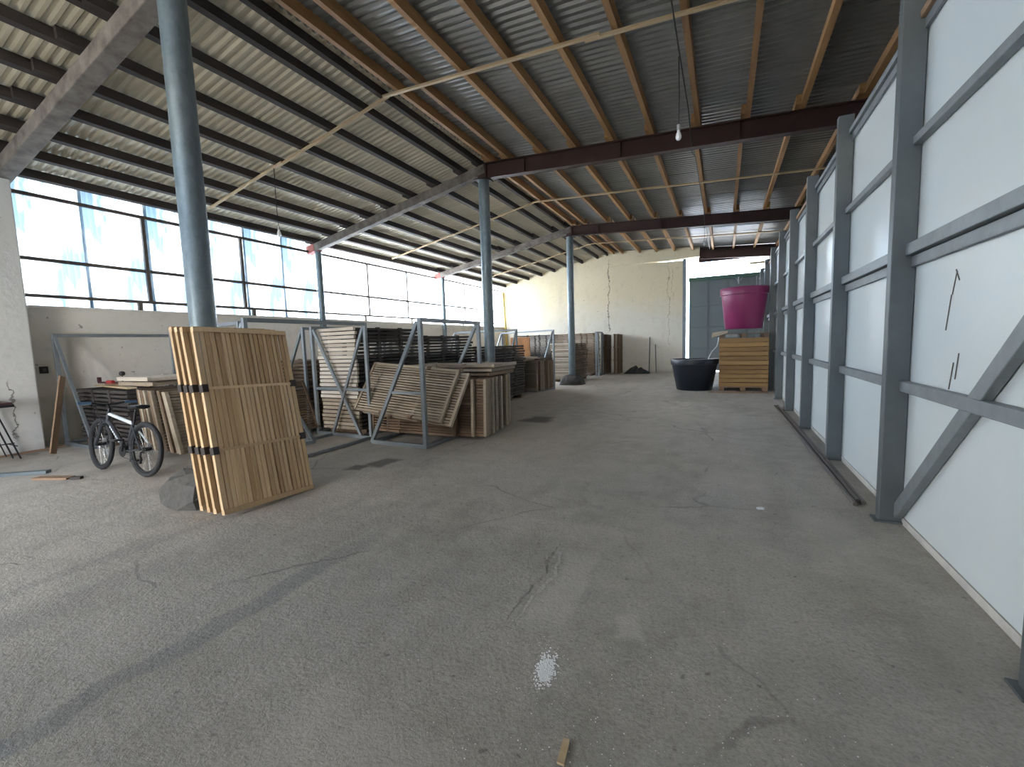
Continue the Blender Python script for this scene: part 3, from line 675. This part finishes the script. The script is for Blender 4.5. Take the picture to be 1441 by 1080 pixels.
rack('silver A-frame rack in front of the tipped tray', -3.92, -1.06, 4.97, 6.61, s=.06)
rack('long rack whose top bar starts behind the pale leaning trays', -5.22, -.90, 3.25, 5.2, s=.05)
rack('rack with long slanted brace across the pale-ended stack', -6.50, 1.04, 5.22, 7.2, s=.055)
rack('rack standing back to back left of the pale-ended stack', -6.78, -1.05, 5.26, 7.3, s=.05)
rack('rack against the left wall holding the low dark stack', -10.22, 1.02, 3.1, 5.0, s=.055, mid=False)
rack('rack standing crosswise behind the nearest column', -5.82, .95, 3.55, 5.8, h=1.868, zb=.052, s=.05, mid=False, rot=math.pi / 2 - .115)
rack('thin dark rack behind the middle column', -5.27, -.8, 10.98, 13.2, s=.05, mid=False, rot=math.pi / 2 - .1)
rack('thin rack in front of the far corner stack', -4.90, -.9, 12.95, 15.4, s=.05, mid=False, rot=math.pi / 2 - .35)
rack('pale rack post frame beside the far wall stack', -4.93, .0001 + .12, 18.2, 19.2, s=.07, mid=False)

# ------------------------------------------------------------------ tubs, crates, pallet at the far right
def tub(name, label, m, c, r0, r1, h, lip):
    t = thing(name, label, 'tub', c)
    MB().lathe([(0, 0), (r0 - .02, 0), (r0, .02), (r1 - .03, h - lip), (r1 - .055, h - lip), (r0 - .03, .05), (0, .05)], 48).obj('body', m, t, True)
    MB().lathe([(r1 - .035, h - lip - .005), (r1, h - lip + .01), (r1 + .012, h - .02), (r1, h), (r1 - .05, h), (r1 - .06, h - .02), (r1 - .06, h - lip - .005), (r1 - .035, h - lip - .005)], 48).obj('rim', m, t, True)
    return t
tb = tub('black_tub', 'large black round plastic tub on the floor by the crates', 'tub_black', (-.76, 13.62, 0), .49, .645, .9, .16)
tp = tub('purple_tub', 'large purple round plastic tub on top of the crate stack', 'tub_purple', (.51, 13.87, 1.724), .475, .605, 1.14, .2)
for t_, r_, h_ in ((tb, .66, .80), (tp, .0, 0)):
    if r_:
        for a in (2.6, -1.2): MB().box((r_ * math.cos(a), r_ * math.sin(a), h_), (.06, .14, .06), Matrix.Rotation(a, 3, 'Z')).obj('lug', 'tub_black', t_, bevel=.01)
PX0, PX1, PY0, PY1 = -.10, 1.10, 13.33, 14.42
def pallet(name, label, z, m):
    t = thing(name, label, 'pallet', (PX0, PY0, z)); wx, wy = PX1 - PX0, PY1 - PY0
    for x in (.07, wx / 2, wx - .07):
        for y in (.07, wy / 2, wy - .07): MB().bx(x - .06, x + .06, y - .06, y + .06, .018 if z > .5 else 0, .10).obj('block', m, t)
        if z > .5: MB().bx(x - .06, x + .06, 0, wy, 0, .018).obj('skid_board', m, t)
    for k in range(7):
        y = .005 + k * (wy - .11) / 6; MB().bx(0, wx, y, y + .1, .10, .12).obj('deck_board', m, t)
    return t
pallet('wooden_pallet', 'wooden pallet under the slatted crates', 0, 'wood_old')
def crate(label, z, n, hh, m):
    t = thing('slatted_crate', label, 'crate', (PX0, PY0, z)); wx, wy = PX1 - PX0, PY1 - PY0; p = hh / n
    for x in (.03, wx - .03):
        for y in (.045, wy - .045): MB().bx(x - .027, x + .027, y - .02, y + .02, 0, hh).obj('corner_post', 'tray_brown', t)
    for k in range(n):
        z0, z1 = k * p + .006, (k + 1) * p - .010
        dx = random.uniform(-.006, .006)
        MB().bx(0 + dx, wx + dx, 0, .024, z0, z1).obj('slat', m, t, bevel=.003); MB().bx(dx, wx + dx, wy - .024, wy, z0, z1).obj('slat', m, t)
        MB().bx(0, .002 + .001, .07, wy - .07, z0, z1).obj('slat', m, t); MB().bx(wx - .003, wx, .07, wy - .07, z0, z1).obj('slat', m, t)
    MB().bx(.03, wx - .03, .03, wy - .03, .01, .03).obj('bottom', 'tray_brown', t)
    return t
crate('lower brown slatted wooden crate resting on the pallet', .12, 5, .60, 'wood_crate')
crate('upper yellowish slatted wooden crate under the purple tub', .724, 6, .75, 'wood_crate')
pallet('wooden_pallet', 'dark gapped pallet between purple tub and crates', 1.48, 'tray_brown')
bxs = MB().bx(.28, .58, 13.36, 13.6, 0, .085); o = bxs.obj('metal_box', 'galv'); o.location = (0, 0, 1.5); tag(o, 'small grey metal box inside the gapped pallet', 'box')
o.location = (-.22, .075, 1.4985)
pp = MB(); n = 6
for i in range(n + 1):
    f = i / n; pp.v += [(-.30 + .02 * f, 13.22 + .06 * f, 1.50 + .14 * f), (.10 + .02 * f, 13.28 + .10 * f, 1.615 + .02 * f + .06 * math.sin(f * 2))]
for i in range(n): pp.f.append((2 * i, 2 * i + 1, 2 * i + 3, 2 * i + 2))
o = pp.obj('paper_sack', 'paper'); md = o.modifiers.new('solid', 'SOLIDIFY'); md.thickness = .012; tag(o, 'crumpled beige paper sack hanging off the pallet corner', 'sack')
hz = [(-.42, 13.42, .30), (-.40, 13.36, .75), (-.36, 13.30, .96), (-.28, 13.27, 1.12), (-.16, 13.27, 1.26), (-.13, 13.29, 1.40), (-.12, 13.3, 1.5)]
tag(MB().tube(hz, .014, 8).obj('hose', 'hose', None, True), 'thin pale hose looping from black tub to crates', 'hose')
cb_ = MB(); cb_.bx(-.35, .55, 12.72, 13.2, 0, .008); o = cb_.obj('cardboard_sheet', 'cardboard'); o.rotation_euler.z = 0; tag(o, 'larger flat cardboard sheet on the floor before the crates', 'cardboard')
o = MB().bx(.52, 1.08, 12.78, 13.12, .009, .016).obj('cardboard_sheet', 'cardboard'); tag(o, 'smaller flat cardboard sheet on the floor nearest the partition', 'cardboard')

# ------------------------------------------------------------------ bicycle
def bicycle():
    B = thing('bicycle', 'black and white mountain bike standing before the low tray stack', 'bicycle')
    p0 = Vector((-6.40, 2.60, 0)); p1 = Vector((-7.42, 2.545, 0)); d = (p1 - p0).normalized()
    B.location = p0; B.rotation_euler = (math.radians(5.0), 0, math.atan2(d.y, d.x))
    R = .345; wb = 1.06
    def wheel(parent, hub, steer=0.0, name='wheel'):
        t = MB(); q = Matrix.Rotation(steer, 3, 'Z')
        def ring(r, n=40): return [Vector(hub) + q @ Vector((r * math.cos(2 * math.pi * i / n), 0, r * math.sin(2 * math.pi * i / n))) for i in range(n)]
        tire = t.tube(ring(R - .028), .028, 10, closed=True).obj('wheel', 'rubber', parent, True)
        MB().tube(ring(R - .062), .012, 8, closed=True).obj('wheel_rim', 'black_metal', tire, True)
        sp = MB()
        for i in range(20):
            a = 2 * math.pi * i / 20; s = .022 * (1 if i % 2 else -1)
            sp.tube([Vector(hub) + q @ Vector((.02 * math.cos(a + .5), s, .02 * math.sin(a + .5))), Vector(hub) + q @ Vector(((R - .066) * math.cos(a), 0, (R - .066) * math.sin(a)))], .0022, 4)
        sp.obj('spokes', 'chrome', tire)
        MB().tube([Vector(hub) + q @ Vector((0, -.05, 0)), Vector(hub) + q @ Vector((0, .05, 0))], .024, 12).obj('hub', 'black_metal', tire, True)
        MB().tube([Vector(hub) + q @ Vector((0, -.034, 0)), Vector(hub) + q @ Vector((0, -.030, 0))], .078, 20).obj('brake_disc', 'chrome', tire, True)
    st = math.radians(-4)
    hub_r = (0, 0, R); wheel(B, hub_r)
    hd0 = Vector((.86, 0, .66)); hd1 = Vector((.83, 0, .78))
    def steer(p):  # turn about the steering axis, taken vertical through the head
        v = Vector(p) - Vector((.85, 0, 0)); return Matrix.Rotation(st, 3, 'Z') @ v + Vector((.85, 0, 0))
    hub_f = steer((wb, 0, R)); wheel(B, hub_f, st)
    bb = Vector((.42, 0, .30)); seat = Vector((.27, 0, .68))
    f = MB(); f.tube([hd0, hd1], .026, 14); f.tube([hd0 + Vector((0, 0, .02)), bb], .026, 12); f.tube([bb, seat], .019, 12)
    f.tube([bb + Vector((0, -.045, 0)), bb + Vector((0, .045, 0))], .028, 14)
    fr = f.obj('frame', 'bike_frame', B, True)
    MB().tube([hd1 - Vector((0, 0, .025)), seat - Vector((0, 0, .03))], .021, 12).obj('top_tube', 'bike_white', B, True)
    for s in (-1, 1):
        MB().tube([seat - Vector((0, -s * .015, .05)), Vector((0, s * .062, R))], .010, 8).obj('seat_stay', 'bike_white' if s < 0 else 'bike_frame', B, True)
        MB().tube([bb + Vector((0, s * .03, 0)), Vector((0, s * .062, R))], .011, 8).obj('chain_stay', 'bike_frame', B, True)
    dm = MB(); a = hd0 + Vector((0, 0, .02)); v = bb - a; sd = Vector((0, 1, 0)).cross(v.normalized())
    for s in (-1, 1):
        for i in range(7):
            c0 = a + v * (.22 + .075 * i); dm.bar(c0 + Vector((0, s * .0265, 0)), c0 + v * .05 + Vector((0, s * .0265, 0)), .003, .024, sd)
    dm.obj('decal', 'bike_white', fr)
    k = MB(); k.tube([steer((.875, 0, .61)), steer((.868, 0, .665))], .022, 10)
    k.tube([steer((.87, -.062, .615)), steer((.87, .062, .615))], .02, 10)
    for s in (-1, 1):
        k.tube([steer((.872, s * .06, .63)), steer((.965, s * .06, .46))], .017, 10); k.tube([steer((.955, s * .06, .48)), steer((wb, s * .058, R))], .022, 10)
    k.tube([steer((.94, -.06, .535)), steer((.985, -.05, .6)), steer((.985, .05, .6)), steer((.94, .06, .535))], .012, 8)
    k.obj('fork', 'bike_frame', B, True)
    st_ = MB(); st_.tube([hd1, hd1 + Vector((-.008, 0, .05))], .02, 12); st_.tube([hd1 + Vector((-.008, 0, .04)), steer((.875, 0, .88))], .018, 10); st_.obj('stem', 'black_metal', B, True)
    hbar = MB().tube([steer((.85, -.29, .905)), steer((.855, -.17, .905)), steer((.875, -.06, .88)), steer((.875, .06, .88)), steer((.855, .17, .905)), steer((.85, .29, .905))], .0135, 10).obj('handlebar', 'black_metal', B, True)
    for s in (-1, 1):
        MB().tube([steer((.85, s * .17, .905)), steer((.85, s * .30, .905))], .019, 10).obj('grip', 'grip_blue', hbar, True)
        MB().tube([steer((.87, s * .15, .90)), steer((.925, s * .16, .885)), steer((.92, s * .26, .88))], .008, 6).obj('brake_lever', 'chrome', hbar, True)
        MB().tube([steer((.90, s * .15, .89)), steer((1.0, s * .08, .84)), steer((.94, s * .03, .62))], .004, 5).obj('brake_cable', 'rubber', hbar, True)
    MB().tube([seat - Vector((0, 0, .05)), Vector((.215, 0, .835))], .014, 12).obj('seatpost', 'black_metal', B, True)
    sv = MB(); secs = [(-.02, .075, .885), (.0, .085, .89), (.07, .078, .885), (.14, .045, .878), (.22, .024, .876), (.30, .018, .87), (.315, .008, .866)]; n = 12
    for x, hw, z in secs:
        for j in range(n):
            a2 = 2 * math.pi * j / n; sv.v.append((.07 + x, hw * math.cos(a2), z - .012 + (.022 if math.sin(a2) > 0 else .03) * math.sin(a2)))
    for i in range(len(secs) - 1):
        for j in range(n): sv.f.append((i * n + j, i * n + (j + 1) % n, (i + 1) * n + (j + 1) % n, (i + 1) * n + j))
    sv.f.append(tuple(range(n - 1, -1, -1))); sv.f.append(tuple((len(secs) - 1) * n + j for j in range(n)))
    sv.obj('saddle', 'black_metal', B, True)
    ca = math.radians(-62)
    for s in (-1, 1):
        dv = Vector((math.cos(ca), 0, math.sin(ca))) * .17 * (1 if s > 0 else -1)
        if s > 0: dv = -dv
        dv = dv * (1 if s < 0 else -1) if False else dv
        e_ = bb + Vector((0, s * .07, 0)) + (Vector((.07, 0, -.155)) if s < 0 else Vector((-.07, 0, .155)))
        cr = MB().tube([bb + Vector((0, s * .055, 0)), e_], .012, 8).obj('crank_arm', 'black_metal', B, True)
        MB().box(e_ + Vector((0, s * .06, 0)), (.10, .10, .022)).obj('pedal', 'black_metal', cr, bevel=.005)
    cr_ = MB(); cr_.tube([bb + Vector((0, .045, 0)), bb + Vector((0, .050, 0))], .075, 28); cr_.obj('chainring', 'black_metal', B, True)
    cs = MB()
    for i, r in enumerate((.055, .047, .039, .031)): cs.tube([(0, .034 + .006 * i, R), (0, .037 + .006 * i, R)], r, 20)
    cs.obj('cassette', 'chrome', B, True)
    ch = MB(); ch.tube([Vector((0, .046, R + .05)), bb + Vector((0, .047, .075))], .004, 4); ch.tube([Vector((.02, .046, R - .17)), bb + Vector((0, .047, -.075))], .004, 4); ch.obj('chain', 'black_metal', B)
    dr = MB(); dr.tube([(-.01, .06, R - .02), (.0, .065, R - .09)], .012, 8); dr.tube([(.0, .055, R - .09), (.02, .05, R - .17)], .014, 8); dr.obj('derailleur', 'black_metal', B, True)
bicycle()

# ------------------------------------------------------------------ loose timber, table, bits on the left
def plank(name, a, b, wd, th, m, label, cat='plank', upv=(0, 0, 1)):
    return tag(MB().bar(a, b, wd, th, upv).obj(name, m, None, bevel=.003), label, cat)
plank('leaning_plank', (-9.43, 2.68, .01), (-9.86, 3.03, 1.20), .10, .025, 'wood_old', 'brown plank leaning on the wall rack', upv=(1, .6, 0))
plank('dark_plank', (-8.95, 1.45, .02), (-7.95, 2.20, .02), .085, .04, 'gate', 'dark grey bar lying on the floor at left edge')
plank('brown_plank', (-7.72, 2.02, .012), (-7.28, 2.20, .012), .11, .024, 'wood_old', 'short brown board on the floor beside the dark bar')
plank('dark_block', (-7.22, 2.185, .016), (-7.13, 2.25, .016), .055, .032, 'bracket', 'small black block at the tip of the short brown board', 'block')
plank('floor_pole', (-9.93, 1.2, .02), (-9.97, 2.98, .02), .03, .03, 'wood_old', 'thin reddish batten lying along the pier base')
for i, (a, b, wd, m, lab) in enumerate([((-10.05, 3.55, 1.0), (-8.3, 3.32, 1.0), .12, 'wood_light', 'pale board at the front edge of the low stack'),
                                       ((-10.0, 3.95, 1.0), (-8.35, 3.72, 1.0), .14, 'tray_grey', 'grey board across the middle of the low stack'),
                                       ((-9.6, 3.52, 1.03), (-7.95, 3.45, 1.03), .10, 'wood_old', 'reddish board lying askew on the low stack'),
                                       ((-9.9, 3.72, 1.03), (-8.2, 4.0, 1.03), .08, 'dark_red', 'dark maroon bar on the low stack')]):
    plank('loose_board', a, b, wd, .024, m, lab, 'board')
tl = thing('clamp', 'red and dark metal clamp lying on the low tray stack', 'tool', (-9.36, 3.42, 1.043))
MB().bar((-.32, 0, .02), (.32, .05, .02), .03, .03).obj('rail', 'dark_red', tl); MB().tube([(.06, -.02, .035), (.2, .0, .035)], .03, 10).obj('handle', 'red_paint', tl, True); MB().bx(-.32, -.26, -.02, .02, .03, .11).obj('jaw', 'dark_red', tl)
kb = thing('knob', 'small dark round knob on a peg above the low stack', 'knob', (-9.34, 3.62, 1.044))
MB().tube([(0, 0, 0), (0, 0, .14)], .008, 8).obj('peg', 'bracket', kb, True); MB().lathe([(0, .12), (.03, .125), (.042, .15), (.042, .175), (.03, .195), (0, .2)], 14).obj('ball', 'bracket', kb, True)
tb = thing('folding_table', 'dark red folding table with thin crossed legs at the left edge', 'table', (-9.72, 1.75, 0))
MB().bx(-.22, .22, -.62, .60, .83, .87).obj('table_top', 'dark_red', tb, bevel=.006)
MB().bx(-.16, .16, -.55, .50, .87, .89).obj('table_pad', 'gate', tb, bevel=.006)
MB().bx(-.235, -.215, -.62, .61, .80, .84).obj('edge_trim', 'black_metal', tb); MB().bx(.215, .235, -.62, .61, .80, .84).obj('edge_trim', 'black_metal', tb)
for s in (-1, 1):
    MB().tube([(s * .15, .42, .83), (s * .17, .62, .0)], .010, 8).obj('leg', 'black_metal', tb, True); MB().tube([(s * .12, .36, .83), (s * .14, .55, .02)], .008, 8).obj('leg', 'black_metal', tb, True)
    MB().tube([(s * .15, -.42, .83), (s * .17, -.55, .0)], .010, 8).obj('leg', 'black_metal', tb, True)
MB().tube([(.16, .58, .25), (.16, -.5, .25)], .008, 8).obj('stretcher', 'black_metal', tb, True); MB().tube([(-.17, .6, .2), (.17, .6, .2)], .008, 8).obj('stretcher', 'black_metal', tb, True)
MB().tube([(.12, .3, .82), (.13, .36, .72), (.12, .42, .68), (.1, .48, .74), (.09, .5, .83)], .006, 6).obj('cord_loop', 'cable', tb, True)
sw = thing('switch_box', 'small dark switch box on the left wall beside the rack upright', 'switch', (XL + .001, 2.98, 1.25))
MB().bx(0, .05, -.05, .05, 0, .12).obj('box', 'bracket', sw, bevel=.006); MB().bx(.05, .06, -.02, .02, .03, .09).obj('cover', 'pipe', sw)

# far wall bits
plank('orange_board', (-7.55, 15.2, 0.88), (-6.72, 15.2, .88), .03, 1.74, 'orange_board', 'orange brown board standing upright in the far left rack', 'board', (0, 0, 1))
tag(MB().tube([(-3.0, YF - .28, 0), (-3.0, YF - .02, 1.62)], .022, 8).obj('steel_bar', 'post_grey', None, True), 'taller steel bar leaning on the cream far wall', 'bar')
tag(MB().tube([(-2.70, YF - .24, 0), (-2.76, YF - .02, 1.28)], .018, 8).obj('steel_bar', 'post_grey', None, True), 'shorter steel bar leaning on the cream far wall', 'bar')
tm = MB(); rnd = random.Random(3); nx, ny = 16, 8
for i in range(nx + 1):
    for j in range(ny + 1):
        u, v = i / nx, j / ny; edge = min(u, 1 - u) * 2 * min(v, 1 - v) * 2
        tm.v.append((-4.0 + 1.1 * u, 19.3 + .65 * v, .01 + .5 * edge ** .6 * rnd.uniform(.35, .8)))
for i in range(nx):
    for j in range(ny): a = i * (ny + 1) + j; tm.f.append((a, a + ny + 1, a + ny + 2, a + 1))
tag(tm.obj('tarp_heap', 'tarp'), 'dark crumpled tarp heap at the foot of the far wall', 'tarp')
tag(MB().bar((XL + .25, 20.15, 0.02), (XL + .02, 20.2, 4.2), .05, .14, (0, 1, 0)).obj('yellow_strip', 'yellow_wood'), 'yellow timber strip in the far left corner by the window', 'strip')

# pipes lying along the partition
for i, (xa, xb, ya, yb, lab) in enumerate([(1.045, 1.00, 4.52, 10.5, 'outermost thin steel pipe on the floor along the partition'), (1.085, 1.06, 4.62, 10.6, 'second thin steel pipe on the floor along the partition'),
                                          (1.125 - .005, 1.105 - .01, 4.58, 9.6, 'innermost thin steel pipe on the floor along the partition')]):
    tag(MB().tube([(xa, ya, .019), (xb, yb, .019)], .018, 8).obj('steel_pipe', 'pipe', None, True), lab, 'pipe')

# laths under the purlins
def lath(y, x0, x1, label, dz=-.02):
    t = thing('wooden_lath', label, 'lath', (XRID, y, beam_top(XRID) - .03))
    def seg(a, b, k):
        za = beam_top(a) - beam_top(XRID) + dz + .03; zb = beam_top(b) - beam_top(XRID) + dz + .03
        MB().bar((a - XRID, k, za), (b - XRID, k, zb), .05, .03).obj('lath_piece', 'wood_light', t)
    seg(x0, (x0 + XRID) / 2 - .1, 0); seg((x0 + XRID) / 2 - .25, XRID + .03, .03); seg(XRID - .03, -1.4, -.02); seg(-1.6, x1, .02)
lath(5.55, -9.72, 3.0, 'nearest pale wooden lath crossing under the roof')
lath(11.45, -10.05, 1.95, 'pale wooden lath between the two rusty beams')
lath(17.4, -9.6, 3.0, 'farthest pale wooden lath near the far wall')

# hanging bulbs and cable
def bulb(x, y, ztop, z, label):
    t = thing('hanging_bulb', label, 'lamp', (x, y, z))
    MB().tube([(0, 0, .12), (.01, -.02, (ztop - z) / 2), (0, 0, ztop - z)], .007, 6).obj('cord', 'cable', t, True)
    MB().tube([(0, 0, .06), (0, 0, .13)], .022, 12).obj('socket', 'socket', t, True)
    MB().lathe([(0, -.065), (.02, -.06), (.035, -.04), (.038, -.015), (.03, .02), (.018, .045), (.016, .065), (0, .066)], 18).obj('glass', 'bulb', t, True)
cable_pts = [(-.545 - .0 * k, 2.7 + k * 1.0, (beam_top(-.55) - .02) - .06 * math.sin(math.pi * ((k * 1.0 + .05) % 5.95) / 5.95) - .02) for k in range(18)]
cable_pts = [(x, y, min(z, beam_top(-.55) - (.36 if abs(y - 8.6) < .4 or abs(y - 14.55) < .4 else 0.0))) for x, y, z in cable_pts]
tag(MB().tube(cable_pts, .009, 6).obj('ceiling_cable', 'cable', None, True), 'black electric cable strung under the roof along the hall', 'cable')
bulb(-.56, 6.25, 5.12, 4.15, 'bare bulb hanging in front of the nearest rusty beam')
bulb(-.60, 15.6, 5.12, 4.55, 'bare bulb hanging near the far gate')
bulb(-7.6, 5.55, 4.92, 3.74, 'bare bulb hanging before the left window band')
tag(MB().tube([(-.60, 17.45, 5.12), (-.62, 17.45, 4.1)], .007, 6).obj('electric_cable', 'cable', None, True), 'loose cord dangling before the far gate opening', 'cord')

# powder spill, chips
pw = MB(); rnd = random.Random(11)
def grain(x, y, r, z=0):
    i = len(pw.v); a = rnd.uniform(0, 6.28)
    for k in range(4): pw.v.append((x + r * math.cos(a + k * 1.57) * rnd.uniform(.7, 1.2), y + r * math.sin(a + k * 1.57) * rnd.uniform(.7, 1.2), z))
    pw.v.append((x, y, z + r * .7)); pw.f.extend([(i, i + 1, i + 4), (i + 1, i + 2, i + 4), (i + 2, i + 3, i + 4), (i + 3, i, i + 4)])
ca_, sa_ = math.cos(1.8), math.sin(1.8)
for k in range(900):
    u = rnd.gauss(0, .042); v = rnd.gauss(0, .019); grain(-.715 + u * ca_ - v * sa_, 1.70 + u * sa_ + v * ca_, rnd.uniform(.003, .0065))
for k in range(140):
    u = rnd.gauss(0, .1); v = rnd.gauss(0, .06); grain(-.715 + u * ca_ - v * sa_, 1.70 + u * sa_ + v * ca_, rnd.uniform(.0012, .0028))
tag(pw.obj('powder_spill', 'powder'), 'spill of white powder grains on the floor', 'powder', kind='stuff')
dbm = MB(); pw = dbm
for k in range(420):
    grain(rnd.gauss(-.2, .55), 1.15 + abs(rnd.gauss(0, .5)), rnd.uniform(.0012, .004))
tag(dbm.obj('floor_grit', 'powder'), 'tiny pale grit scattered over the foreground floor', 'grit', kind='stuff')
ws = MB(); ws.v = [(-.515, 1.30, 0), (-.488, 1.30, 0), (-.50, 1.40, 0), (-.525, 1.40, 0), (-.515, 1.30, .008), (-.488, 1.30, .008), (-.50, 1.40, .01), (-.525, 1.40, .006)]
ws.f = [(0, 3, 2, 1), (4, 5, 6, 7), (0, 1, 5, 4), (1, 2, 6, 5), (2, 3, 7, 6), (3, 0, 4, 7)]
tag(ws.obj('wood_splinter', 'wood_light'), 'splinter of pale wood at the bottom edge of the floor', 'splinter')
cp = MB(); cp.box((.305, 4.15, .012), (.05, .03, .014), Matrix.Rotation(.5, 3, 'Z')); cp.box((.325, 4.13, .02), (.03, .02, .012), Matrix.Rotation(1.2, 3, 'Z'))
tag(cp.obj('plaster_chip', 'powder'), 'white plaster chip on the floor near the pipes', 'chip')
